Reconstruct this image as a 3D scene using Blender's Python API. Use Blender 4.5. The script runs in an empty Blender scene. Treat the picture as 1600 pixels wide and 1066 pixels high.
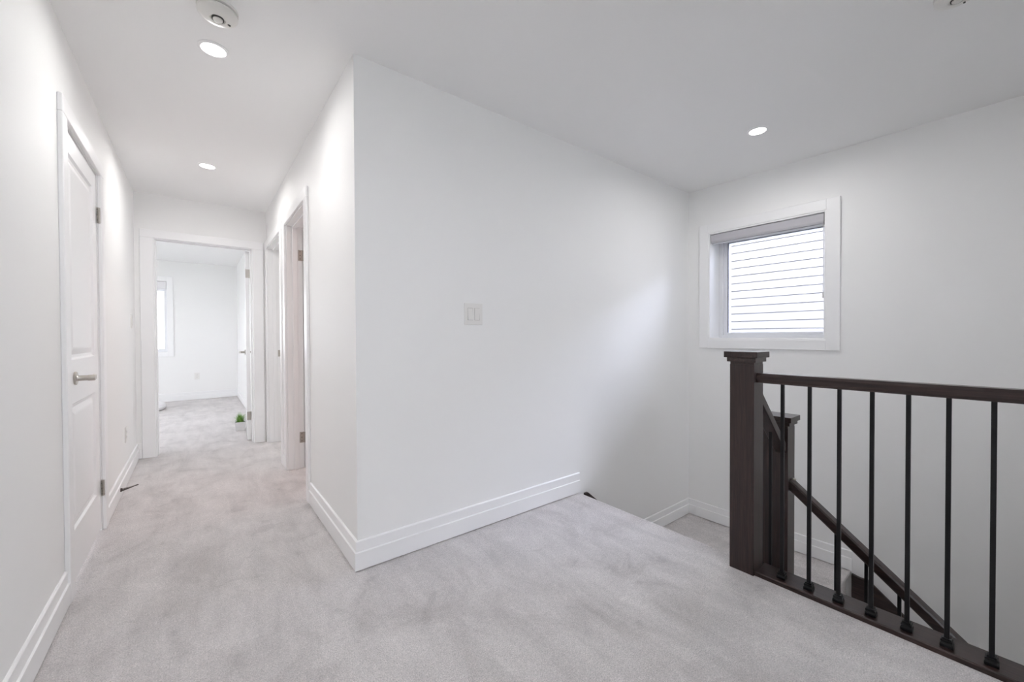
import bpy, bmesh, math, random
from mathutils import Matrix, Vector
C = bpy.context.scene.collection
PI = math.pi

# ------------------------------------------------------------------ materials
def mat(name, col, rough=.5, metal=0., build=None, spec=None, ior=None):
    m = bpy.data.materials.new(name); m.use_nodes = True
    nt = m.node_tree; b = nt.nodes['Principled BSDF']
    b.inputs['Base Color'].default_value = (*col, 1); b.inputs['Roughness'].default_value = rough
    b.inputs['Metallic'].default_value = metal
    if spec is not None: b.inputs['Specular IOR Level'].default_value = spec
    if build: build(nt, b)
    return m
def N(nt, t, **k):
    n = nt.nodes.new(t)
    for a, v in k.items():
        if hasattr(n, a): setattr(n, a, v)
        else: n.inputs[a].default_value = v
    return n
def bump(nt, b, src, strength, dist):
    bp = N(nt, 'ShaderNodeBump'); bp.inputs['Strength'].default_value = strength; bp.inputs['Distance'].default_value = dist
    nt.links.new(src, bp.inputs['Height']); nt.links.new(bp.outputs[0], b.inputs['Normal'])
def coords(nt, scale=(1,1,1), kind='Object'):
    tc = N(nt, 'ShaderNodeTexCoord'); mp = N(nt, 'ShaderNodeMapping'); mp.inputs['Scale'].default_value = scale
    nt.links.new(tc.outputs[kind], mp.inputs[0]); return mp.outputs[0]
def noise(nt, vec, scale, detail=4, rough=.5, dist=0):
    n = N(nt, 'ShaderNodeTexNoise'); n.inputs['Scale'].default_value = scale; n.inputs['Detail'].default_value = detail
    n.inputs['Roughness'].default_value = rough; n.inputs['Distortion'].default_value = dist
    nt.links.new(vec, n.inputs['Vector']); return n.outputs[0]
def ramp(nt, src, stops):
    r = N(nt, 'ShaderNodeValToRGB'); e = r.color_ramp.elements
    while len(e) < len(stops): e.new(.5)
    for k, (p, c) in enumerate(stops): e[k].position = p; e[k].color = (*c, 1)
    nt.links.new(src, r.inputs[0]); return r.outputs[0]
def mul(nt, a, b_, f=1.):
    m = N(nt, 'ShaderNodeMix'); m.data_type = 'RGBA'; m.blend_type = 'MULTIPLY'; m.inputs[0].default_value = f
    nt.links.new(a, m.inputs[6]); nt.links.new(b_, m.inputs[7]); return m.outputs[2]

def paint_build(s, d):
    def f(nt, b): bump(nt, b, noise(nt, coords(nt), s, 3), d, .002)
    return f
WALL = mat('wall_paint', (.87,.87,.865), .55, build=paint_build(220, .08), spec=.3)
CEIL = mat('ceiling_paint', (.88,.88,.88), .8, build=paint_build(160, .12), spec=.2)
TRIM = mat('white_semigloss_trim', (.88,.88,.885), .3, spec=.5)
PLASTIC = mat('white_plastic', (.80,.79,.77), .35)
DETECTOR = mat('detector_plastic', (.74,.73,.70), .4)
def carpet_build(nt, b):
    v = coords(nt, kind='Object')
    big = ramp(nt, noise(nt, coords(nt, (1.6,1.1,1)), 2.1, 6, .62, 1.3), [(.30,(.84,.83,.825)), (.45,(.96,.955,.955)), (.62,(1.04,1.04,1.04))])
    mp = N(nt, 'ShaderNodeMapping'); mp.inputs['Rotation'].default_value = (0,0,.5); mp.inputs['Scale'].default_value = (7,1.3,1)
    nt.links.new(v, mp.inputs[0])
    strk = ramp(nt, noise(nt, mp.outputs[0], 1.6, 5, .6, .5), [(.3,(.91,.91,.91)), (.6,(1.03,1.03,1.03))])
    fine = noise(nt, v, 230, 3, .75)
    finec = ramp(nt, fine, [(.32,(.66,.66,.66)), (.68,(1.25,1.25,1.25))])
    med = ramp(nt, noise(nt, v, 60, 3, .7), [(.3,(.9,.9,.9)), (.7,(1.06,1.06,1.06))])
    marks = ramp(nt, noise(nt, coords(nt, (1,1,1)), 5.5, 5, .6, .8), [(.30,(.83,.825,.825)), (.40,(.97,.97,.97)), (.60,(1,1,1)), (.72,(1.07,1.07,1.07))])
    big = mul(nt, big, marks)
    base = N(nt, 'ShaderNodeRGB'); base.outputs[0].default_value = (.84,.80,.795,1)
    c = mul(nt, mul(nt, mul(nt, mul(nt, base.outputs[0], big), strk), finec), med)
    nt.links.new(c, b.inputs['Base Color'])
    b.inputs['Sheen Weight'].default_value = .25; b.inputs['Sheen Roughness'].default_value = .6
    n2 = noise(nt, v, 110, 4, .75)
    ad = N(nt, 'ShaderNodeMath'); ad.operation = 'ADD'; nt.links.new(fine, ad.inputs[0]); nt.links.new(n2, ad.inputs[1])
    bump(nt, b, ad.outputs[0], .8, .009)
CARPET = mat('grey_plush_carpet', (.5,.47,.46), .95, build=carpet_build, spec=.1)
def wood(axis):
    sc = {'x':(1.2,22,22), 'y':(22,1.2,22), 'z':(22,22,1.2)}[axis]
    def f(nt, b):
        g = noise(nt, coords(nt, sc), 2.2, 7, .65, 1.6)
        g2 = noise(nt, coords(nt, tuple(q*3.5 for q in sc)), 2.5, 3, .6)
        c = mul(nt, ramp(nt, g, [(.3,(.011,.006,.0055)), (.5,(.029,.0160,.0145)), (.72,(.056,.032,.028))]),
                ramp(nt, g2, [(.3,(.75,.75,.75)), (.7,(1.15,1.15,1.15))]))
        nt.links.new(c, b.inputs['Base Color']); bump(nt, b, g2, .12, .001)
    return mat('espresso_stained_oak_' + axis, (.03,.022,.02), .30, build=f, spec=.5)
WX, WY, WZ = wood('x'), wood('y'), wood('z')
IRON = mat('black_iron', (.004,.004,.005), .38, .0, spec=.3)
NICKEL = mat('brushed_nickel', (.50,.47,.43), .3, 1.)
DARKMETAL = mat('dark_bronze_spring', (.10,.08,.075), .4, .7)
DARKHOLE = mat('dark_slot', (.035,.035,.032), .6)
VINYL = mat('white_vinyl', (.80,.81,.84), .35)
GASKET = mat('dark_gasket', (.12,.13,.15), .5)
def fabric(nt, b): bump(nt, b, noise(nt, coords(nt, (1,1,1)), 900, 2), .2, .001)
BLIND = mat('grey_blind_fabric', (.50,.49,.52), .8, build=fabric)
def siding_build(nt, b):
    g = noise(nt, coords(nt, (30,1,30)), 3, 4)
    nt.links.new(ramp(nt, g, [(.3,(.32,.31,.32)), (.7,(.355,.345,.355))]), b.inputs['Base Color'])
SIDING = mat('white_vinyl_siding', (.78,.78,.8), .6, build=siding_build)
SOIL = mat('dark_soil', (.02,.016,.012), .9)
def leaf_build(nt, b):
    nt.links.new(ramp(nt, noise(nt, coords(nt), 40, 2), [(.3,(.05,.17,.02)), (.7,(.30,.52,.12))]), b.inputs['Base Color'])
LEAF = mat('grass_leaf', (.1,.3,.04), .5, build=leaf_build)
POT = mat('pale_ceramic', (.70,.69,.69), .4)
CLOTH = mat('white_fabric', (.82,.81,.83), .8, build=fabric)
GROUND = mat('pale_ground', (.10,.12,.08), .9)
def emis(name, col, s):
    m = bpy.data.materials.new(name); m.use_nodes = True; nt = m.node_tree; nt.nodes.clear()
    e = nt.nodes.new('ShaderNodeEmission'); o = nt.nodes.new('ShaderNodeOutputMaterial')
    e.inputs[0].default_value = (*col, 1); e.inputs[1].default_value = s; nt.links.new(e.outputs[0], o.inputs[0]); return m
LAMP = emis('led_diffuser', (1,.98,.95), 6)
def glass_mat():
    m = bpy.data.materials.new('window_glass'); m.use_nodes = True; nt = m.node_tree; nt.nodes.clear()
    t = nt.nodes.new('ShaderNodeBsdfTransparent'); t.inputs[0].default_value = (.95,.96,.97,1)
    g = nt.nodes.new('ShaderNodeBsdfGlossy'); g.inputs['Roughness'].default_value = .02
    f = nt.nodes.new('ShaderNodeFresnel'); f.inputs[0].default_value = 1.45
    x = nt.nodes.new('ShaderNodeMixShader'); o = nt.nodes.new('ShaderNodeOutputMaterial')
    nt.links.new(f.outputs[0], x.inputs[0]); nt.links.new(t.outputs[0], x.inputs[1]); nt.links.new(g.outputs[0], x.inputs[2])
    nt.links.new(x.outputs[0], o.inputs[0]); return m
GLASS = glass_mat()

# ------------------------------------------------------------------ mesh helpers
class MB:
    def __init__(s): s.bm = bmesh.new()
    def box(s, x0, x1, y0, y1, z0, z1, M=None):
        vs = [s.bm.verts.new((x, y, z)) for x in (x0, x1) for y in (y0, y1) for z in (z0, z1)]
        for f in ((0,1,3,2),(4,6,7,5),(0,4,5,1),(2,3,7,6),(0,2,6,4),(1,5,7,3)): s.bm.faces.new([vs[i] for i in f])
        if M is not None: bmesh.ops.transform(s.bm, matrix=M, verts=vs)
        return s
    def prism(s, pts, axis, a, b, M=None):          # pts = 2-D polygon in the two other axes (in x,y,z order)
        def P(p, t): return {'x':(t,p[0],p[1]), 'y':(p[0],t,p[1]), 'z':(p[0],p[1],t)}[axis]
        A = [s.bm.verts.new(P(p, a)) for p in pts]; B = [s.bm.verts.new(P(p, b)) for p in pts]; n = len(pts)
        s.bm.faces.new(A); s.bm.faces.new(B[::-1])
        for i in range(n): s.bm.faces.new((A[i], B[i], B[(i+1)%n], A[(i+1)%n]))
        if M is not None: bmesh.ops.transform(s.bm, matrix=M, verts=A+B)
        return s
    def lathe(s, prof, seg=32, M=None):             # prof = (r, z) list round the z axis
        rings = []; allv = []
        for r, z in prof:
            if r < 1e-6: ring = [s.bm.verts.new((0,0,z))]
            else: ring = [s.bm.verts.new((r*math.cos(2*PI*k/seg), r*math.sin(2*PI*k/seg), z)) for k in range(seg)]
            rings.append(ring); allv += ring
        for A, B in zip(rings, rings[1:]):
            for k in range(seg):
                a = [A[k%len(A)], A[(k+1)%seg%len(A)], B[(k+1)%seg%len(B)], B[k%len(B)]]
                u = []
                for v in a:
                    if v not in u: u.append(v)
                if len(u) > 2: s.bm.faces.new(u)
        if M is not None: bmesh.ops.transform(s.bm, matrix=M, verts=allv)
        return s
    def sweep(s, path, prof, closed=False):         # path in plan (x,y); prof = (t, z): t metres to the LEFT of travel
        n = len(path); secs = []
        for i, p in enumerate(path):
            p = Vector(p)
            d0 = (p - Vector(path[i-1])).normalized() if i > 0 or closed else None
            d1 = (Vector(path[(i+1)%n]) - p).normalized() if i < n-1 or closed else None
            if d0 is None: d0 = d1
            if d1 is None: d1 = d0
            n0 = Vector((-d0.y, d0.x)); n1 = Vector((-d1.y, d1.x)); m = (n0+n1).normalized(); k = 1/max(.2, m.dot(n0))
            secs.append([s.bm.verts.new((p.x+m.x*k*t, p.y+m.y*k*t, z)) for t, z in prof])
        q = len(prof)
        for A, B in zip(secs, secs[1:]):
            for j in range(q): s.bm.faces.new((A[j], A[(j+1)%q], B[(j+1)%q], B[j]))
        s.bm.faces.new(secs[0][::-1]); s.bm.faces.new(secs[-1])
        return s
    def tube(s, pts, radii, seg=10):
        rings = []
        for i, p in enumerate(pts):
            p = Vector(p); d = (Vector(pts[min(i+1, len(pts)-1)]) - Vector(pts[max(i-1, 0)])).normalized()
            u = d.orthogonal().normalized() if abs(d.z) > .9 else d.cross(Vector((0,0,1))).normalized(); w = d.cross(u)
            rings.append([s.bm.verts.new(p + (u*math.cos(2*PI*k/seg) + w*math.sin(2*PI*k/seg))*radii[i]) for k in range(seg)])
        for A, B in zip(rings, rings[1:]):
            for k in range(seg): s.bm.faces.new((A[k], A[(k+1)%seg], B[(k+1)%seg], B[k]))
        s.bm.faces.new(rings[0][::-1]); s.bm.faces.new(rings[-1]); return s
    def build(s, name, m, parent=None, bev=0, smooth=False, segs=2):
        bmesh.ops.recalc_face_normals(s.bm, faces=s.bm.faces)
        me = bpy.data.meshes.new(name); s.bm.to_mesh(me); s.bm.free(); me.materials.append(m)
        o = bpy.data.objects.new(name, me); C.objects.link(o)
        if parent is not None: o.parent = parent
        if smooth:
            for p in me.polygons: p.use_smooth = True
            md = o.modifiers.new('edges', 'EDGE_SPLIT'); md.split_angle = R(38)
        if bev:
            md = o.modifiers.new('bevel', 'BEVEL'); md.width = bev; md.segments = segs; md.limit_method = 'ANGLE'; md.angle_limit = R(40)
            md.harden_normals = False
        return o
def R(d): return d*PI/180
def tag(o, label=None, cat=None, group=None, kind=None):
    if label: o['label'] = label
    if cat: o['category'] = cat
    if group: o['group'] = group
    if kind: o['kind'] = kind
    return o
def thing(name, label, cat, loc=(0,0,0), group=None, rz=0, kind=None):
    o = bpy.data.objects.new(name, None); C.objects.link(o); o.location = loc; o.rotation_euler = (0,0,rz); o.empty_display_size = .1
    return tag(o, label, cat, group, kind)
def struct(o, label, cat): return tag(o, label, cat, None, 'structure')
def T(x, y, z): return Matrix.Translation((x, y, z))
def copy_tree(o, parent=None):
    c = o.copy(); C.objects.link(c); c.parent = parent
    for ch in [q for q in o.children]: copy_tree(ch, c)
    return c

# ------------------------------------------------------------------ measured layout (metres; camera stands over the origin)
H = 2.44
xL, xR, yS, yE, xW = -.4427, .5908, 1.9517, 4.9982, 3.6314
xE = 2.125                      # carpeted nosing at the head of the stair
yN0, yN1 = .766, .872           # first newel
ZL = -.56                       # half landing
RISE, RUN = .195, .235
yBack, yBed, xBedR, xBedL = -2.6, 9.15, .60, -2.9
WT = .12
ZB = ZL - 11*RISE               # lower hall

# ------------------------------------------------------------------ floors and ceiling
m = MB()
m.box(-3.1, xR+WT, yS, 9.4, -.25, 0)            # hall + bedroom
m.box(xR+WT, 2.7, yS+WT, 6.2, -.25, 0)          # rooms behind the side doors
m.box(xL-WT, 2.10, yBack-WT, yS, -.25, 0)
struct(m.build('floor', CARPET), 'light grey plush carpet covering the upstairs hall, marked by footprints', 'carpet floor')
m = MB(); m.box(-3.1, xW+WT+.1, yBack-WT, 9.4, H, H+.15)
struct(m.build('ceiling', CEIL), 'flat off-white painted ceiling over the hall and stairwell', 'ceiling')

# ------------------------------------------------------------------ walls (boxes round real openings)
dL0, dL1, DH = 2.535, 3.285, 2.043               # left closet door
m = MB(); zb = -.05
m.box(xL-WT, xL, yBack-WT, dL0-.012, zb, H); m.box(xL-WT, xL, dL1+.012, yE, zb, H); m.box(xL-WT, xL, dL0-.012, dL1+.012, DH+.01, H)
struct(m.build('wall_left', WALL), 'long white wall on the left holding the panelled closet door', 'wall')
# hall right wall, two openings
a0, a1, b0, b1 = 3.025, 3.78, 4.04, 4.90
m = MB()
for y0, y1 in ((yS+WT, a0-.012), (a1+.012, b0-.012), (b1+.012, yE+WT)): m.box(xR, xR+WT, y0, y1, zb, H)
for y0, y1 in ((a0-.012, a1+.012), (b0-.012, b1+.012)): m.box(xR, xR+WT, y0, y1, DH+.01, H)
struct(m.build('wall_hall', WALL), 'narrow white wall along the right of the hall with two side doorways', 'wall')
m = MB(); m.box(xR, xW, yS, yS+WT, ZB, H)
struct(m.build('wall_middle', WALL), 'broad white wall with the light switch, running from hall corner to stairwell corner', 'wall')
# end wall with bedroom doorway
e0, e1 = -.303, .459
m = MB(); m.box(xL-WT, e0-.012, yE, yE+WT, zb, H); m.box(e1+.012, xR, yE, yE+WT, zb, H); m.box(e0-.012, e1+.012, yE, yE+WT, 2.042, H)
struct(m.build('wall_end', WALL), 'white wall closing the hall, around the open bedroom doorway', 'wall')
# window wall of the stairwell
w0, w1, wz0, wz1 = .913, 1.750, 1.087, 2.012
XO = xW + .30
m = MB(); m.box(xW, XO, yBack-WT, w0, ZB, H); m.box(xW, XO, w1, yS+WT, ZB, H); m.box(xW, XO, w0, w1, ZB, wz0); m.box(xW, XO, w0, w1, wz1, H)
struct(m.build('wall_right', WALL), 'tall white stairwell wall with the small square window', 'wall')
r0, r1, rz0, rz1 = .1, 1.75, .85, 2.15  # opening for the added window behind the camera
m = MB(); m.box(xL, r0, yBack-WT, yBack, ZB, H); m.box(r1, xW, yBack-WT, yBack, ZB, H); m.box(r0, r1, yBack-WT, yBack, ZB, rz0); m.box(r0, r1, yBack-WT, yBack, rz1, H)
struct(m.build('wall_back', WALL), 'white wall behind the camera at the other end of the landing', 'wall')
# stairwell side below the upper floor
m = MB(); m.box(1.95, 2.098, yBack, yS, ZB, -.251)
struct(m.build('wall_stairwell', WALL), 'white side of the stairwell below the upper floor edge', 'wall')
m = MB(); m.box(2.10, xW, yS-1.15, yS, ZB, ZL-.26)
struct(m.build('wall_landing', WALL), 'white wall under the half landing', 'wall')
m = MB(); m.box(2.0, xW+.02, yBack, yS, ZB-.1, ZB)
struct(m.build('floor_lower', CARPET), 'grey carpet of the storey below, at the foot of the stairs', 'carpet floor')
# bedroom shell: far wall with window, left wall with unseen opening added for daylight, right wall
bw0, bw1, bz0, bz1 = -1.95, -.405, .865, 2.08
m = MB()
m.box(xBedL-WT, bw0, yBed, yBed+.2, zb, H); m.box(bw1, xBedR+WT, yBed, yBed+.2, zb, H)
m.box(bw0, bw1, yBed, yBed+.2, zb, bz0); m.box(bw0, bw1, yBed, yBed+.2, bz1, H)
struct(m.build('wall_bedroom_far', WALL), 'bright white far wall of the bedroom with its window', 'wall')
m = MB(); m.box(xBedR, xBedR+WT, yE+WT, yBed, zb, H)
struct(m.build('wall_bedroom_right', WALL), 'white bedroom wall behind the open door', 'wall')
c0, c1 = 6.3, 7.7
m = MB(); m.box(xBedL-WT, xBedL, yE, c0, zb, H); m.box(xBedL-WT, xBedL, c1, yBed, zb, H); m.box(xBedL-WT, xBedL, c0, c1, zb, .6); m.box(xBedL-WT, xBedL, c0, c1, 2.15, H)
m.box(xBedL, xL-WT, yE, yE+WT, zb, H)
struct(m.build('wall_bedroom_left', WALL), 'white bedroom side wall out of sight left of the doorway', 'wall')
# rooms behind the hall's side doorways
m = MB(); m.box(2.4, 2.5, yS+WT, 6.1, zb, H); m.box(xR+WT, 2.4, 6.0, 6.1, zb, H); m.box(xR+WT, 2.4, 3.86, 3.96, zb, H)
struct(m.build('wall_side_rooms', WALL), 'white walls of the rooms behind the side doorways', 'wall')

# ------------------------------------------------------------------ baseboards
BB = [(0,.006), (.016,.006), (.016,.088), (.0150,.0895), (.0100,.0918), (.0095,.092), (.0095,.138), (.0085,.1395), (.0050,.1425), (.003,.143), (0,.143)]
def bb(name, paths, label, z=0):
    m = MB()
    for p in paths: m.sweep(p, [(t, q+z) for t, q in BB])
    return struct(m.build(name, TRIM), label, 'baseboard')
# LEFT of travel is the room side
bb('baseboard_left', [[(xL, dL0-.085), (xL, yBack)], [(-.407-.0, yE), (xL, yE), (xL, dL1+.088)]], 'white stepped baseboard along the left wall')
bb('baseboard_middle', [[(2.126, yS), (xR, yS), (xR, a0-.085)]], 'white stepped baseboard wrapping the hall corner under the switch')
bb('baseboard_hall', [[(xR, a1+.085), (xR, b0-.085)]], 'short white baseboard piece between the two side doorways')
bb('baseboard_stairwell', [[(xW, .745), (xW, yS), (2.62, yS)]], 'white stepped baseboard round the half landing corner', ZL)
bb('baseboard_bedroom', [[(xBedR, yE+WT), (xBedR, yBed), (xBedL, yBed), (xBedL, yE+WT)]], 'white baseboard round the bedroom floor')
bb('baseboard_back', [[(xL, yBack), (2.0, yBack)]], 'white baseboard of the landing wall behind the camera')

# ------------------------------------------------------------------ door frames (casing + jamb + stop)
def casing_prof(w):              # (t across, depth)
    return [(0,0), (w,0), (w,.016), (w-.006,.018), (.012,.018), (.004,.014), (0,.010)]
def door_frame(name, label, face, a, b, h, side, ext, cw=(.085,.085), rev=.012, depth=WT, near_back=True):
    """opening a..b (jamb faces) along the wall, wall face at `face`; side = axis across the wall ('x' or 'y'); ext = +1/-1 where the room lies"""
    root = thing(name, label, 'door frame', kind='structure')
    def bx(m, u0, u1, d0, d1, z0, z1):   # u along wall, d depth from face, positive into the room
        p0, p1 = sorted((face + ext*d0, face + ext*d1))
        if side == 'x': m.box(p0, p1, u0, u1, z0, z1)
        else: m.box(u0, u1, p0, p1, z0, z1)
    for s_ in (0, 1):
        dd = (0, .018) if s_ == 0 else (-depth-.018, -depth)
        m = MB()
        ca, cb = a - rev, b + rev
        bx(m, ca-cw[0]+rev, ca+.004, *dd, 0, h+.005); bx(m, cb-.004, cb+cw[1]-rev, *dd, 0, h+.005)
        bx(m, ca-cw[0]+rev, cb+cw[1]-rev, *dd, h+.005, h+.08)
        m.build('casing', TRIM, root, bev=.004)
    m = MB(); t = .012
    bx(m, a-t, a, -depth, .0, 0, h); bx(m, b, b+t, -depth, .0, 0, h); bx(m, a-t, b+t, -depth, .0, h, h+t)
    m.build('jamb', TRIM, root, bev=.001)
    m = MB()
    bx(m, a, a+.011, -.078, -.043, 0, h); bx(m, b-.011, b, -.078, -.043, 0, h); bx(m, a+.011, b-.011, -.078, -.043, h-.011, h)
    m.build('door_stop_moulding', TRIM, root, bev=.002)
    return root
f1 = door_frame('door_1', 'closed white two-panel closet door with nickel lever in the left wall', xL, dL0, dL1, DH, 'x', 1)
# ---- two-panel slab
def slab(name, w, h, th, panels, parent, M=None):
    """local: u 0..w along x, thickness centred on y, z up. panels: (u0,u1,z0,z1)"""
    m = MB(); bm = m.bm
    us = sorted({0, w, *[p[0] for p in panels], *[p[1] for p in panels]}); zs = sorted({0, h, *[p[2] for p in panels], *[p[3] for p in panels]})
    for sgn in (-1, 1):
        y = sgn*th/2
        for i in range(len(us)-1):
            for j in range(len(zs)-1):
                cu, cz = (us[i]+us[i+1])/2, (zs[j]+zs[j+1])/2
                if any(p[0]<cu<p[1] and p[2]<cz<p[3] for p in panels): continue
                bm.faces.new([bm.verts.new((u, y, z)) for u, z in ((us[i],zs[j]),(us[i+1],zs[j]),(us[i+1],zs[j+1]),(us[i],zs[j+1]))])
        for u0, u1, z0, z1 in panels:
            prev = None
            for ins, dep in ((0,0),(.008,.009),(.022,.011),(.048,.003),(.056,.002)):
                r = [bm.verts.new((u, y-sgn*dep, z)) for u, z in ((u0+ins,z0+ins),(u1-ins,z0+ins),(u1-ins,z1-ins),(u0+ins,z1-ins))]
                if prev:
                    for k in range(4): bm.faces.new((prev[k], prev[(k+1)%4], r[(k+1)%4], r[k]))
                prev = r
            bm.faces.new(prev)
    bmesh.ops.remove_doubles(bm, verts=bm.verts, dist=1e-5)
    for (u0,z0),(u1,z1) in (((0,0),(w,0)),((w,0),(w,h)),((w,h),(0,h)),((0,h),(0,0))):
        bm.faces.new([bm.verts.new(q) for q in ((u0,-th/2,z0),(u1,-th/2,z1),(u1,th/2,z1),(u0,th/2,z0))])
    bmesh.ops.remove_doubles(bm, verts=bm.verts, dist=1e-5)
    if M is not None: bmesh.ops.transform(bm, matrix=M, verts=bm.verts)
    return m.build(name, TRIM, parent)
def lever(parent, M, d=1):
    """local: +y out of the door, x along the door; lever points to +x*d"""
    m = MB(); Rx = Matrix.Rotation(-PI/2, 4, 'X')
    m.lathe([(0,0),(.030,0),(.031,.004),(.029,.008),(.014,.0085),(.0125,.012),(.0125,.040),(.014,.046),(.014,.064),(.011,.068),(0,.068)], 28, M @ Rx)
    o = m.build('lever_handle', NICKEL, parent, smooth=True)
    m = MB(); m.prism([(0,.050),(.0,.068),(.045,.066),(.075,.060),(.09,.052),(.09,.046),(.07,.050),(.04,.053)], 'z', -.011, .011, M @ Matrix.Scale(d, 4, (1,0,0)))
    m.build('lever_arm', NICKEL, o, bev=.003)
    return o
def hinge(parent, M, leafw=.028):
    """local: knuckle axis z centred at origin, leaf plates in the x-z plane"""
    m = MB(); m.box(-leafw, leafw, -.002, 0, -.045, .045, M)
    for k in range(5): m.lathe([(0,-.045+k*.018),(.0065,-.045+k*.018),(.0065,-.0285+k*.018),(0,-.0285+k*.018)], 12, M @ T(0,.005,0))
    o = m.build('hinge', NICKEL, parent)
    s = MB()
    for zz in (-.03, 0, .03):
        for xx in (-.017, .017):
            s.lathe([(0,.0018),(.0038,.0018),(.0034,.0005),(0,0)], 10, M @ T(xx,.0,zz) @ Matrix.Rotation(-PI/2, 4, 'X'))
    s.build('screw', DARKHOLE, o); return o
# closed closet door, front face nearly flush with the wall; u runs +y
Mw = T(xL-.022, dL0+.003, .012) @ Matrix.Rotation(PI/2, 4, 'Z')       # local x -> +y, local -y -> +x
leaf = slab('door_leaf', .744, DH-.018, .035, [(.115,.635,.225,.80),(.115,.635,1.0,1.935)], f1, Mw)
Ml = T(xL-.0045, dL0+.175, .925) @ Matrix.Rotation(-PI/2, 4, 'Z')     # local +y -> +x, local +x -> -y
lever(leaf, Ml, -1)
for z in (.245, 1.815):
    hinge(f1, T(xL+.001, dL1+.001, z) @ Matrix.Rotation(-PI/2, 4, 'Z'), .012)

f2 = door_frame('door_2', 'white cased doorway at the end of the hall, its door open into the bright bedroom', yE, e0, e1, 2.03, 'y', -1, (.102,.102))
# open bedroom leaf, hinged at the right, swung just past square into the bedroom
ang = R(90-4)
Mb = T(.447, yE+WT+.003, .012) @ Matrix.Rotation(ang, 4, 'Z') @ T(0,.0175,0)
leaf2 = slab('door_leaf', .75, 2.012, .035, [(.115,.635,.225,.80),(.115,.635,1.0,1.92)], f2, Mb)
lever(leaf2, Mb @ T(.68,.0175,.92), -1)
lever(leaf2, Mb @ T(.68,-.0175,.92) @ Matrix.Rotation(PI, 4, 'Z'), 1)
for z in (.27, 1.79):
    m = MB(); m.box(.4125, .446, yE+WT+.0005, yE+WT+.0025, z-.045, z+.045); m.box(.4485, .4585, yE+WT-.03, yE+WT+.0005, z-.045, z+.045)
    for k in range(5): m.lathe([(0,-.045+k*.018),(.006,-.045+k*.018),(.006,-.0285+k*.018),(0,-.0285+k*.018)], 12, T(.452, yE+WT+.007, z))
    m.build('hinge', NICKEL, f2)

f3 = door_frame('door_3', 'nearer side doorway on the right of the hall, its jamb glowing faintly pink', xR, a0, a1, 2.035, 'x', -1)
f4 = door_frame('door_4', 'farther side doorway on the right of the hall, beside the bedroom doorway', xR, b0, b1, 2.035, 'x', -1)
# near side doorway: leaf hinged on the far jamb, swung square into the room
leaf3 = slab('door_leaf', .745, 2.012, .035, [(.115,.635,.225,.80),(.115,.635,1.0,1.92)], f3, T(xR+WT+.006, a1-.0195, .012))
for z in (.262, 1.80):
    m = MB()
    m.prism([(xR+WT-.034, z-.045),(xR+WT-.0005, z-.045),(xR+WT-.0005, z+.045),(xR+WT-.034, z+.045)], 'y', a1-.0025, a1-.0001)
    h_ = m.build('hinge', NICKEL, f3, bev=.0)
    m = MB()
    for k in range(5): m.lathe([(0,-.045+k*.018),(.006,-.045+k*.018),(.006,-.0285+k*.018),(0,-.0285+k*.018)], 12, T(xR+WT+.0065, a1-.008, z))
    m.build('hinge_knuckle', NICKEL, h_)
    m = MB()
    for zz in (-.03, 0, .03): m.box(xR+WT-.022, xR+WT-.016, a1-.0032, a1-.0024, z+zz-.003, z+zz+.003)
    m.build('screw', DARKHOLE, h_)
# far side doorway: leaf hinged on the near jamb, strike plate on the far jamb
leaf4 = slab('door_leaf', .85, 2.012, .035, [(.115,.735,.225,.80),(.115,.735,1.0,1.92)], f4, T(xR+WT+.006, b0+.0195, .012))
m = MB(); m.box(xR+WT-.034, xR+WT-.006, b1-.002, b1-.0001, .905, .975); m.build('strike_plate', NICKEL, f4)

# ------------------------------------------------------------------ stairwell window
win = thing('window_1', 'small square white-trimmed window over the stairs, looking onto white siding', 'window', kind='structure')
m = MB(); tr = [(w0, w1, wz0, wz1)]
o0, o1, oz0, oz1 = .820, 1.841, .998, 2.103
def ring(m, x0, x1, A, B):        # rectangular ring between outer A and inner B (y0,y1,z0,z1)
    m.box(x0, x1, A[0], B[0], A[2], A[3]); m.box(x0, x1, B[1], A[1], A[2], A[3])
    m.box(x0, x1, B[0], B[1], A[2], B[2]); m.box(x0, x1, B[0], B[1], B[3], A[3])
ring(m, xW-.018, xW, (o0,o1,oz0,oz1), (w0-.012,w1+.012,wz0-.012,wz1+.012))
m.build('casing', TRIM, win, bev=.0025)
m = MB(); ring(m, xW-.012, xW+.001, (w0-.014,w1+.014,wz0-.014,wz1+.014), (w0,w1,wz0,wz1)); m.build('casing_bead', TRIM, win, bev=.003)
m = MB(); ring(m, xW-.001, xW+.19, (w0-.01,w1+.01,wz0-.01,wz1+.01), (w0+.001,w1-.001,wz0+.001,wz1-.001)); m.build('reveal', TRIM, win)
m = MB(); ring(m, xW+.17, xW+.28, (w0+.001,w1-.001,wz0+.001,wz1-.001), (w0+.03,w1-.034,wz0+.026,wz1-.026))
ring(m, xW+.188, xW+.27, (w0+.03,w1-.034,wz0+.026,wz1-.026), (w0+.052,w1-.064,wz0+.048,wz1-.058))
m.build('frame', VINYL, win, bev=.003)
m = MB(); ring(m, xW+.200, xW+.215, (w0+.05,w1-.064,wz0+.048,wz1-.058), (w0+.055,w1-.069,wz0+.0495,wz1-.063)); m.build('gasket', GASKET, win)
m = MB(); m.box(xW+.206, xW+.210, w0+.05, w1-.064, wz0+.046, wz1-.044); m.build('glass', GLASS, win)

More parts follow.
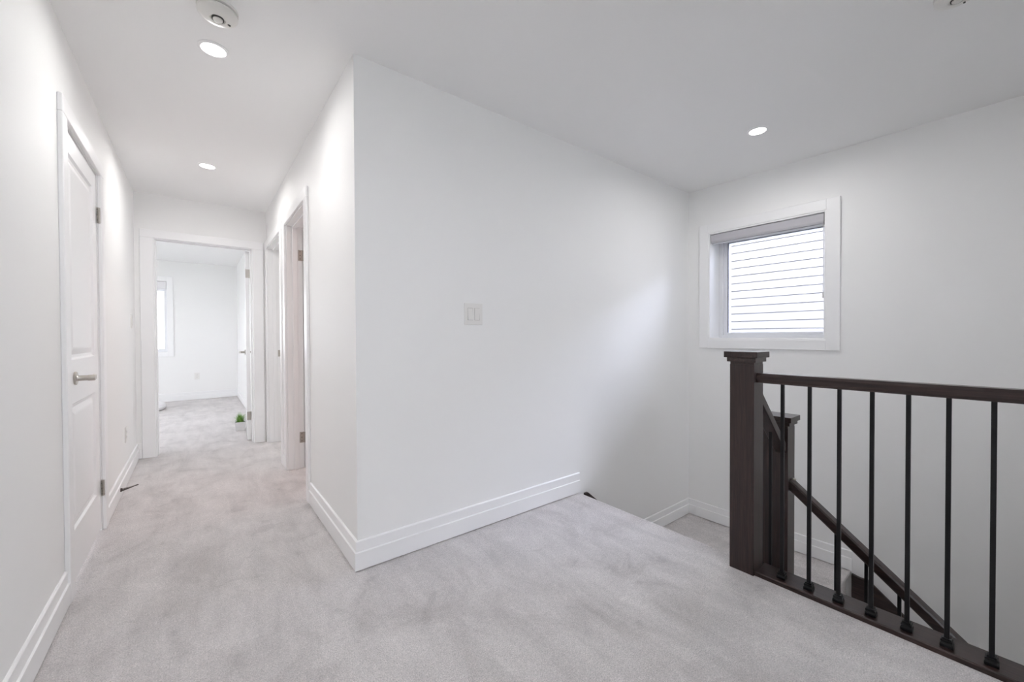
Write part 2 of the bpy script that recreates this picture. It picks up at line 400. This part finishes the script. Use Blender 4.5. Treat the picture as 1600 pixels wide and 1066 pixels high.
bl = thing('roller_blind', 'rolled-up pale grey blind across the top of the stairwell window', 'blind')
m = MB()
pr = [(xW+.002, wz1-.004),(xW+.060, wz1-.004),(xW+.066, wz1-.03),(xW+.060, wz1-.058),(xW+.030, wz1-.078),(xW+.008, wz1-.076),(xW+.002, wz1-.06)]
m.prism([(a, b_) for a, b_ in pr], 'y', w0+.006, w1-.004); m.build('cassette', BLIND, bl, bev=.002)
m = MB(); m.prism([(xW+.0, wz1-.002),(xW+.068, wz1-.002),(xW+.068, wz1-.09),(xW+.0, wz1-.09)], 'y', w0+.002, w0+.006); m.build('end_bracket', DARKHOLE, bl)
m = MB(); m.box(xW+.030, xW+.042, w0+.008, w1-.006, wz1-.086, wz1-.076); m.build('bottom_rail', VINYL, bl, bev=.003)
m = MB()
for q in (0, 1):
    m.tube([(xW+.022+q*.010, w0+.016, wz1-.03), (xW+.022+q*.010, w0+.016, 1.42)], [.0013, .0013], 6)
for k in range(60): m.box(xW+.0205, xW+.0235, w0+.0145, w0+.0175, 1.425+k*.009, 1.4285+k*.009)
m.build('pull_chain', PLASTIC, bl)
m = MB(); m.lathe([(0,0),(.006,.004),(.007,.02),(.004,.04),(0,.041)], 10, T(xW+.027, w0+.016, 1.385)); m.build('chain_weight', PLASTIC, bl)

# ------------------------------------------------------------------ bedroom window (far wall)
win2 = thing('window_2', 'tall bright bedroom window with white trim, cut off by the doorway', 'window', kind='structure')
def ringy(m, y0, y1, A, B):
    m.box(A[0], B[0], y0, y1, A[2], A[3]); m.box(B[1], A[1], y0, y1, A[2], A[3])
    m.box(B[0], B[1], y0, y1, A[2], B[2]); m.box(B[0], B[1], y0, y1, B[3], A[3])
m = MB(); ringy(m, yBed-.018, yBed, (bw0-.085,bw1+.085,bz0-.085,bz1+.085), (bw0,bw1,bz0,bz1)); m.build('casing', TRIM, win2, bev=.003)
m = MB(); ringy(m, yBed+.08, yBed+.16, (bw0,bw1,bz0,bz1), (bw0+.04,bw1-.04,bz0+.05,bz1-.05)); m.box((bw0+bw1)/2-.03, (bw0+bw1)/2+.03, yBed+.08, yBed+.16, bz0+.05, bz1-.05); m.build('frame', VINYL, win2, bev=.003)
m = MB(); m.box(bw0+.03, bw1-.03, yBed+.12, yBed+.124, bz0+.04, bz1-.04); m.build('glass', GLASS, win2)
bl2 = thing('roller_blind', 'rolled-up white blind at the top of the bedroom window', 'blind')
m = MB(); m.prism([(yBed+.004, bz1-.12),(yBed+.004, bz1-.004),(yBed+.07, bz1-.004),(yBed+.075, bz1-.05),(yBed+.06, bz1-.13)], 'x', bw0+.006, bw1-.006); m.build('cassette', CLOTH, bl2, bev=.003)
m = MB(); m.box(bw0+.01, bw1-.01, yBed+.03, yBed+.045, bz1-.17, bz1-.125); m.build('bottom_rail', VINYL, bl2, bev=.003)

# unseen window added behind the camera to let in fill light
win3 = thing('fill_window', 'wide white-trimmed window, added unseen behind the camera for fill light', 'window', kind='structure')
m = MB(); ringy(m, yBack, yBack+.018, (r0-.085,r1+.085,rz0-.085,rz1+.085), (r0,r1,rz0,rz1)); m.build('casing', TRIM, win3, bev=.003)
m = MB(); ringy(m, yBack-.10, yBack-.04, (r0,r1,rz0,rz1), (r0+.05,r1-.05,rz0+.05,rz1-.05)); m.box((r0+r1)/2-.03, (r0+r1)/2+.03, yBack-.10, yBack-.04, rz0+.05, rz1-.05); m.build('frame', VINYL, win3)
m = MB(); m.box(r0+.04, r1-.04, yBack-.072, yBack-.068, rz0+.04, rz1-.04); m.build('glass', GLASS, win3)

# ------------------------------------------------------------------ staircase below the landing edge
st = thing('staircase', 'grey-carpeted stairs dropping to a half landing and turning down beside the window wall', 'stairs', (2.125, 1.4, 0), kind='thing')
def wp(m, name, mt, bev=0, segs=2, smooth=False):
    o = m.build(name, mt, st, bev, smooth, segs); o.matrix_parent_inverse = Matrix.Translation((-2.125, -1.4, 0)); return o
xWs, ySs = xW-.0015, yS-.0015
# carpet rolled over the top nosing
def nose_x(m, x_front, ztop, x_back, y0, y1, th=.035, zbot=None):
    pts = [(x_back, ztop), (x_front-.007, ztop), (x_front-.0015, ztop-.003), (x_front, ztop-.014), (x_front-.004, ztop-.026), (x_front-.014, ztop-th), (x_front-.027, ztop-th), (x_front-.027, zbot), (x_back, zbot)]
    m.prism(pts, 'y', y0, y1)
def nose_y(m, y_front, ztop, y_back, x0, x1, th=.035, zbot=None):
    pts = [(y_back, ztop), (y_front+.012, ztop), (y_front+.003, ztop-.004), (y_front, ztop-.014), (y_front+.004, ztop-.026), (y_front+.014, ztop-th), (y_front+.027, ztop-th), (y_front+.027, zbot), (y_back, zbot)]
    m.prism(pts, 'x', x0, x1)
m = MB(); nose_x(m, xE, .001, 2.0985, yN1+.001, ySs-.0, .035, -.19); wp(m, 'step', CARPET)
for k in (1, 2):
    m = MB(); nose_x(m, xE+.225*k, -.187*k, 2.1, yN1-.07, ySs, .035, ZL-.02 if k == 2 else -.187*2); wp(m, 'step', CARPET)
m = MB(); m.box(2.101, xWs, .78, ySs, ZL-.258, ZL-.02); wp(m, 'landing_slab', WALL)
xS0 = 2.575
m = MB(); m.box(2.10, xWs, .80, ySs, ZL-.0199, ZL); nose_y(m, .752, ZL, .80, xS0+.02, xWs, .035, ZL-RISE); wp(m, 'landing_carpet', CARPET)
for k in range(1, 11):
    m = MB(); nose_y(m, .752-RUN*k, ZL-RISE*k, .752-RUN*(k-1)+.026, xS0+.02, xWs, .035, ZL-RISE*(k+1)); wp(m, 'step', CARPET)
sl = RISE/RUN
# wall skirt boards
m = MB()
x_a = 2.175
m.prism([(x_a, -.20), (x_a, -.014), (2.205, -.015), (2.205+.41, -.015-.41*.86+.02), (2.62, ZL+.143), (2.62, ZL), (2.45, ZL)], 'y', ySs-.018, ySs); wp(m, 'skirt_board', WX, .001)
m = MB()
yb = .745
m.prism([(yb, ZL-RISE-.05), (yb, ZL-.012), (.635, ZL-.035), (.635-2.35, ZL-.035-2.35*sl), (.635-2.35, ZL-.035-2.35*sl-.30), (.635-2.1, ZL-2.1*sl-.42)], 'x', xWs-.020, xWs); wp(m, 'skirt_board', WY, .001)
m = MB(); m.box(xWs-.026, xWs, .635, yb, ZL-.040, ZL-.020); wp(m, 'skirt_cap', WY, .002)
# closed stringer under the lower handrail
m = MB()
m.prism([(.80, ZL-.27), (.80, ZL+.02), (.74, ZL+.02), (.74-2.35, ZL+.02-2.35*sl), (.74-2.35, ZL-.30-2.35*sl)], 'x', xS0-.035, xS0+.005); wp(m, 'stringer', WY, .002)

# ------------------------------------------------------------------ balustrades
def newel(parent, x0, x1, y0, y1, zb_, zt, name='newel_post'):
    m = MB(); m.box(x0, x1, y0, y1, zb_, zt-.06); o = m.build(name, WZ, parent, bev=.0015)
    m = MB(); m.box(x0-.010, x1+.010, y0-.010, y1+.010, zt-.048, zt-.028); m.box(x0-.020, x1+.020, y0-.020, y1+.020, zt-.028, zt)
    m.box(x0+.001, x1-.001, y0+.001, y1-.001, zt-.061, zt-.04)
    m.build('newel_cap', WX, o, bev=.0015); return o
b1_ = thing('landing_balustrade', 'dark wood level railing with black iron balusters and square newel at the landing edge', 'railing')
nz = 1.035
newel(b1_, 2.006, 2.110, yN0, yN1, .0005, nz)
yEnd = yBack
m = MB(); m.prism([(2.030,.905),(2.034,.898),(2.034,.892),(2.082,.892),(2.082,.898),(2.086,.905),(2.088,.925),(2.082,.936),(2.034,.936),(2.028,.925)], 'y', yEnd, yN0-.0005); m.build('handrail', WY, b1_, bev=.001)
m = MB(); m.prism([(2.018,-.0015),(2.018,.016),(2.022,.020),(2.132,.020),(2.140,.012),(2.140,-.012),(2.132,-.020),(2.101,-.020),(2.101,-.0015)], 'y', yEnd, yN0-.0005); m.build('base_plate', WY, b1_)
m = MB(); m.box(2.101, 2.114, yEnd, yN0+.05, -.25, -.0205); m.build('fascia_board', WY, b1_)
XB = 2.058; BW = .0066
def baluster(parent, x, y, z0, z1, slope=0):
    m = MB(); d = BW*slope
    m.prism([(y-BW, z0), (y+BW, z0), (y+BW, z1+d), (y-BW, z1-d)], 'x', x-BW, x+BW)
    o = m.build('baluster', IRON, parent, bev=.001)
    return o
def shoe(parent, x, y, z):
    m = MB()
    m.box(x-.0165, x+.0165, y-.0165, y+.0165, z, z+.010)
    for q, s_ in enumerate(((.0165,.0125),)):
        pts0 = [(-s_[0],-s_[0]),(s_[0],-s_[0]),(s_[0],s_[0]),(-s_[0],s_[0])]; pts1 = [(-s_[1],-s_[1]),(s_[1],-s_[1]),(s_[1],s_[1]),(-s_[1],s_[1])]
        A = [m.bm.verts.new((x+a, y+b_, z+.010)) for a, b_ in pts0]; B = [m.bm.verts.new((x+a, y+b_, z+.017)) for a, b_ in pts1]
        for k in range(4): m.bm.faces.new((A[k], A[(k+1)%4], B[(k+1)%4], B[k]))
    m.box(x-.0148, x+.0148, y-.0148, y+.0148, z+.017, z+.024)
    m.box(x-.0112, x+.0112, y-.0112, y+.0112, z+.024, z+.030)
    m.build('baluster_shoe', IRON, parent, bev=.001)
y = .668; k = 0
while y > -.35:
    o = baluster(b1_, XB, y, .020, .893); shoe(o, XB, y, .0202); y -= .1010

b2_ = thing('stair_balustrade', 'dark wood sloping railing with shorter square newel, going down from the landing edge', 'railing')
n2x0, n2x1, n2y0, n2y1, n2z = 2.496, 2.600, .785, .905, .670
newel(b2_, n2x0, n2x1, n2y0, n2y1, ZL+.0005, n2z)
# short sloped rail between the two newels
zt = lambda x: .819 - .95*(x-2.189)
m = MB(); m.prism([(2.111, zt(2.111)), (n2x0-.0005, zt(n2x0)), (n2x0-.0005, zt(n2x0)-.056), (2.111, zt(2.111)-.056)], 'y', .792, .848); m.build('short_handrail', WX, b2_, bev=.003)
m = MB(); m.prism([(2.128, -.02), (n2x0-.0005, -.40), (n2x0-.0005, ZL+.001), (2.30, ZL+.001), (2.128, -.24)], 'y', .800, .840); m.build('short_stringer', WX, b2_, bev=.002)
for x, y0_ in ((2.24, 0), (2.36, 0)):
    m = MB(); m.box(x-BW, x+BW, .82-BW, .82+BW, -.02-.975*(x-2.128)-.02, zt(x)-.05); m.build('baluster', IRON, b2_, bev=.001)
# lower handrail
xc = 2.549
zr = lambda y_: .323 + .827*(y_-.779)
m = MB()
y_a, y_b = n2y0-.0005, -1.55
A = [(-.029,.0),(-.029,-.040),(-.022,-.052),(.022,-.052),(.029,-.040),(.029,.0),(.022,.009),(-.022,.009)]
s0 = [m.bm.verts.new((xc+a, y_a, zr(y_a)+b_-.009)) for a, b_ in A]; s1 = [m.bm.verts.new((xc+a, y_b, zr(y_b)+b_-.009)) for a, b_ in A]
m.bm.faces.new(s0); m.bm.faces.new(s1[::-1])
for k in range(8): m.bm.faces.new((s0[k], s1[k], s1[(k+1)%8], s0[(k+1)%8]))
m.build('sloping_handrail', WY, b2_, bev=.001)
y = .705
while y > -1.5:
    baluster(b2_, xc+.0, y, ZL+.015+sl*(y-.74), zr(y)-.055, sl); y -= RUN/2
m = MB(); m.lathe([(0,0),(.011,0),(.011,.007),(0,.009)], 12, T(xc, n2y0-.012, zr(n2y0)-.004)); m.build('rail_fixing', NICKEL, b2_)

# ------------------------------------------------------------------ ceiling fittings
def downlight(loc, label, power, r=.050, col=(1,.985,.97), grp='recessed ceiling lights'):
    t = thing('recessed_light', label, 'ceiling light', loc, grp)
    m = MB(); m.lathe([(r-.002,-.0005),(r+.010,-.0005),(r+.010,-.003),(r+.004,-.006),(r-.002,-.006),(r-.002,-.0005)], 40); m.build('trim_ring', TRIM, t, smooth=True)
    m = MB(); m.lathe([(0,-.0045),(r-.002,-.0045),(r-.002,-.001),(0,-.001)], 40); m.build('diffuser', LAMP, t)
    l = bpy.data.lights.new('led', 'AREA'); l.shape = 'DISK'; l.size = 2*(r-.003); l.energy = power; l.color = col; l.spread = R(172)
    lo = bpy.data.objects.new('led', l); C.objects.link(lo); lo.parent = t; lo.location = (0,0,-.0075)
    return t
downlight((.074,2.315,H), 'bright round recessed light just beyond the smoke detector, largest in the hall ceiling', 3.7)
downlight((.077,3.911,H), 'small round recessed light deep in the hall, in front of the bedroom doorway', 5.2)
downlight((2.879,1.082,H), 'round recessed light over the stairwell, near the window', 4.3)
downlight((.075,.55,H), 'added unseen fill light in the ceiling above the camera', 3.4)  # out of view, added to brighten the near hall
downlight((.5,-1.5,H), 'added unseen fill light behind the camera', 3.2)  # unseen lamp added as fill from behind
downlight((2.4,-1.5,H), 'added unseen fill light over the stairs behind the camera', 2.5)  # unseen lamp added to fill the stairwell side

def smoke(loc, label, rz=0, grp=None, r=.070, flat=1):
    t = thing('smoke_detector', label, 'smoke detector', loc, grp, rz); t.scale = (1,1,flat)
    m = MB(); m.lathe([(0,0),(r,0),(r,-.010),(r-.004,-.012),(0,-.012)], 48); m.build('mounting_plate', DETECTOR, t, smooth=True)
    m = MB(); m.lathe([(0,-.0121),(r-.009,-.0121),(r-.009,-.0175),(0,-.0175)], 48); m.build('vent_gap', DARKHOLE, t)
    m = MB(); m.lathe([(0,-.0176),(r-.002,-.0176),(r-.001,-.025),(r-.009,-.034),(r-.022,-.040),(.030,-.044),(.026,-.044),(.024,-.040),(0,-.040)], 48); m.build('body', DETECTOR, t, smooth=True)
    m = MB(); m.lathe([(.017,-.040),(.021,-.040),(.021,-.0445),(.017,-.0445),(.017,-.040)], 32); m.build('button_ring', DARKHOLE, t)
    m = MB(); m.lathe([(0,-.040),(.0165,-.040),(.0165,-.048),(.012,-.050),(0,-.050)], 32, T(0,0,0)); b = m.build('test_button', DETECTOR, t, smooth=True)
    m = MB(); m.box(.032, .042, -.018, -.012, -.0445, -.040); m.build('indicator', DARKHOLE, t)
    return t
smoke((.080,2.020,H), 'round white smoke detector with test button, beside the brightest recessed light', R(40))
smoke((2.340,.172,H), 'round pale smoke detector cut off by the top edge of the picture', 0, None, .066, .7)

# ------------------------------------------------------------------ switches, outlets
def plate(name, label, cat, face_pt, normal, w, h, kind):
    """local: x across, y out of wall (-> normal), z up"""
    rz = {'-y': PI, '+x': -PI/2, '-x': PI/2}[normal]
    t = thing(name, label, cat, face_pt, None, rz)
    m = MB(); m.box(-w/2, w/2, 0, .006, -h/2, h/2); m.build('cover_plate', PLASTIC, t, bev=.0025)
    if kind == 'rocker2' or kind == 'rocker1':
        for x in ((-.023, .023) if kind == 'rocker2' else (0,)):
            m = MB(); m.box(x-.0172, x+.0172, .0055, .0068, -.0342, .0342); fr = m.build('rocker_frame', DARKFR, t)
            m = MB()
            m.prism([(.006,-.033),(.0072,-.033),(.0085,0),(.0125,.033),(.006,.033)] if x < 0 else [(.006,-.033),(.0125,-.033),(.0085,0),(.0072,.033),(.006,.033)], 'x', x-.0160, x+.0160)
            m.build('rocker', PLASTIC, t, bev=.0006)
    else:
        for z in (-.019, .019):
            m = MB(); m.box(-.0165, .0165, .0055, .0085, z-.014, z+.014); s_ = m.build('socket', PLASTIC, t, bev=.003)
            m = MB(); m.box(-.008, -.0055, .0084, .0087, z-.003, z+.006); m.box(.0055, .008, .0084, .0087, z-.003, z+.006); m.build('slot', DARKHOLE, s_)
    return t
DARKFR = mat('grey_shadow_gap', (.35,.34,.33), .6)
plate('light_switch', 'white double rocker light switch on the broad middle wall', 'light switch', (1.2465, yS, 1.2385), '-y', .122, .123, 'rocker2')
plate('light_switch', 'thin white switch plate near the far end of the left wall, seen edge-on', 'light switch', (xL, 4.73, 1.255), '+x', .072, .118, 'rocker1')
plate('wall_outlet', 'white outlet plate low on the left wall past the closet door, seen edge-on', 'outlet', (xL, 4.278, .366), '+x', .072, .118, 'outlet')
plate('wall_outlet', 'white outlet low on the far bedroom wall, seen through the doorway', 'outlet', (-.006, yBed, .42), '-y', .072, .118, 'outlet')

# ------------------------------------------------------------------ spring door stop
t = thing('door_stop', 'small dark spring door stop sticking out of the left baseboard', 'door stop', (xL+.016, 3.845, .060))
m = MB(); m.lathe([(0,0),(.013,0),(.012,.006),(.007,.010),(0,.010)], 16, Matrix.Rotation(PI/2, 4, 'Y')); m.build('base', DARKMETAL, t, smooth=True)
m = MB(); pts = []; rr = []
for k in range(13*8):
    a = k/8*2*PI; s_ = k/(13*8); pts.append((.008+.070*s_, math.cos(a)*(.0085-.0055*s_), .012*s_+math.sin(a)*(.0085-.0055*s_)+.004*s_*s_)); rr.append(.0020-.0006*s_)
m.tube(pts, rr, 6); m.build('spring', DARKMETAL, t, smooth=True)
m = MB(); m.tube([(.074,0,.0145),(.084,0,.017),(.092,0,.0185)], [.0036,.0034,.0022], 10); m.build('tip', DARKMETAL, t, smooth=True)

# ------------------------------------------------------------------ potted grass and floor cushion in the bedroom
random.seed(5)
t = thing('potted_plant', 'small green grass plant in a white square pot beside the open bedroom door', 'plant', (.396, 5.78, 0), rz=R(-4))
m = MB()
def frustum(m, h0, h1, z0, z1, cap0=True, cap1=True):
    A = [m.bm.verts.new((sx*h0, sy*h0, z0)) for sx, sy in ((-1,-1),(1,-1),(1,1),(-1,1))]; B = [m.bm.verts.new((sx*h1, sy*h1, z1)) for sx, sy in ((-1,-1),(1,-1),(1,1),(-1,1))]
    for k in range(4): m.bm.faces.new((A[k], A[(k+1)%4], B[(k+1)%4], B[k]))
    if cap0: m.bm.faces.new(A[::-1])
    if cap1: m.bm.faces.new(B)
frustum(m, .042, .054, 0, .105, True, False); frustum(m, .054, .048, .105, .105, False, False); frustum(m, .048, .046, .105, .090, False, True)
m.build('pot', POT, t, bev=.003)
m = MB(); m.box(-.046, .046, -.046, .046, .0901, .097); m.build('soil', SOIL, t)
m = MB()
for k in range(170):
    a = random.uniform(0, 2*PI); r0 = random.uniform(0, .038); sp = random.uniform(.01, .115); h = random.uniform(.08, .15)*(1 - sp*2.0)
    if math.cos(a)*sp > .045: sp = .045/max(.3, math.cos(a))
    b0_ = Vector((r0*math.cos(a), r0*math.sin(a), .095)); prev = None; w = random.uniform(.0022, .0042)
    side = Vector((-math.sin(a), math.cos(a), 0))
    for j in range(5):
        s_ = j/4; p = b0_ + Vector((math.cos(a)*sp*s_*s_, math.sin(a)*sp*s_*s_, h*s_ - .5*sp*s_**3)); ww = w*(1-s_*.9)
        cur = [m.bm.verts.new(p-side*ww), m.bm.verts.new(p+side*ww)]
        if prev: m.bm.faces.new((prev[0], prev[1], cur[1], cur[0]))
        prev = cur
m.build('grass_blades', LEAF, t)
m = MB(); prof = [(0,0),(.27,0),(.30,.02),(.315,.055),(.30,.095),(.26,.118),(.12,.125),(0,.126)]
m.lathe(prof, 48); o = m.build('floor_cushion', CLOTH, smooth=True); o.location = (-.70, 8.22, 0)
tag(o, 'white round low floor cushion on the bedroom carpet, half hidden by the door frame', 'cushion')

# ------------------------------------------------------------------ outside: neighbour's siding, ground
NX, LAP = 5.75, .1025
m = MB(); z = -2.9
while z < 2.62:
    m.prism([(NX+.05, z), (NX, z), (NX+.012, z+LAP-.009), (NX+.030, z+LAP-.008), (NX+.030, z+LAP), (NX+.05, z+LAP)], 'y', -3.5, 7.0); z += LAP
nb = m.build('neighbour_house', SIDING); tag(nb, 'white horizontal lap siding of the house next door, seen through the stairwell window', 'house')
m = MB(); m.box(-30, 30, -30, 40, -3.1, -3.0); struct(m.build('ground', GROUND), 'ground outside the house', 'ground')

# ------------------------------------------------------------------ light from outside
w = bpy.data.worlds.new('sky'); bpy.context.scene.world = w; w.use_nodes = True
bg = w.node_tree.nodes['Background']; bg.inputs[0].default_value = (.90,.93,1,1); bg.inputs[1].default_value = 5.8
sun = bpy.data.lights.new('bright_sky', 'SUN'); sun.energy = 19; sun.angle = R(52); sun.color = (.72,.77,1)
so = bpy.data.objects.new('bright_sky', sun); C.objects.link(so); so.location = (8, -1, 6)
so.rotation_euler = Vector((-.60,.34,-.70)).to_track_quat('-Z','Y').to_euler()
# unseen ceiling lamps added to light the rooms beyond the doorways
downlight((-.9,6.3,H), 'added unseen recessed light in the bedroom ceiling beyond the wall', 2, grp='added bedroom lights')
downlight((-.9,8.0,H), 'added unseen recessed light in the bedroom ceiling near its window', 2, grp='added bedroom lights')
downlight((1.6,3.1,H), 'added unseen warm recessed light in the nearer side room', 4, col=(1,.70,.64), grp='added side room lights')
downlight((1.6,5.0,H), 'added unseen recessed light in the farther side room', 6, grp='added side room lights')

# ------------------------------------------------------------------ camera
cam = bpy.data.cameras.new('camera'); co = bpy.data.objects.new('camera', cam); C.objects.link(co)
cam.sensor_fit = 'HORIZONTAL'; cam.sensor_width = 36; cam.lens = 36*628.6/1600; cam.clip_start = .02
Rv = Vector((0.78733947,-0.61650572,-0.00415381)); Uv = Vector((0.01070955,0.00694004,0.99991857)); Fv = Vector((0.61642669,0.78731984,-0.01206667))
co.matrix_world = Matrix(((Rv.x,Uv.x,-Fv.x,0),(Rv.y,Uv.y,-Fv.y,0),(Rv.z,Uv.z,-Fv.z,1.1119),(0,0,0,1)))
sc = bpy.context.scene; sc.camera = co
sc.view_settings.view_transform = 'Standard'; sc.view_settings.look = 'None'; sc.view_settings.gamma = 1; sc.view_settings.exposure = .45
sc.view_settings.use_curve_mapping = False
sc.cycles.use_denoising = True; sc.cycles.max_bounces = 20; sc.cycles.diffuse_bounces = 18; sc.cycles.transparent_max_bounces = 8
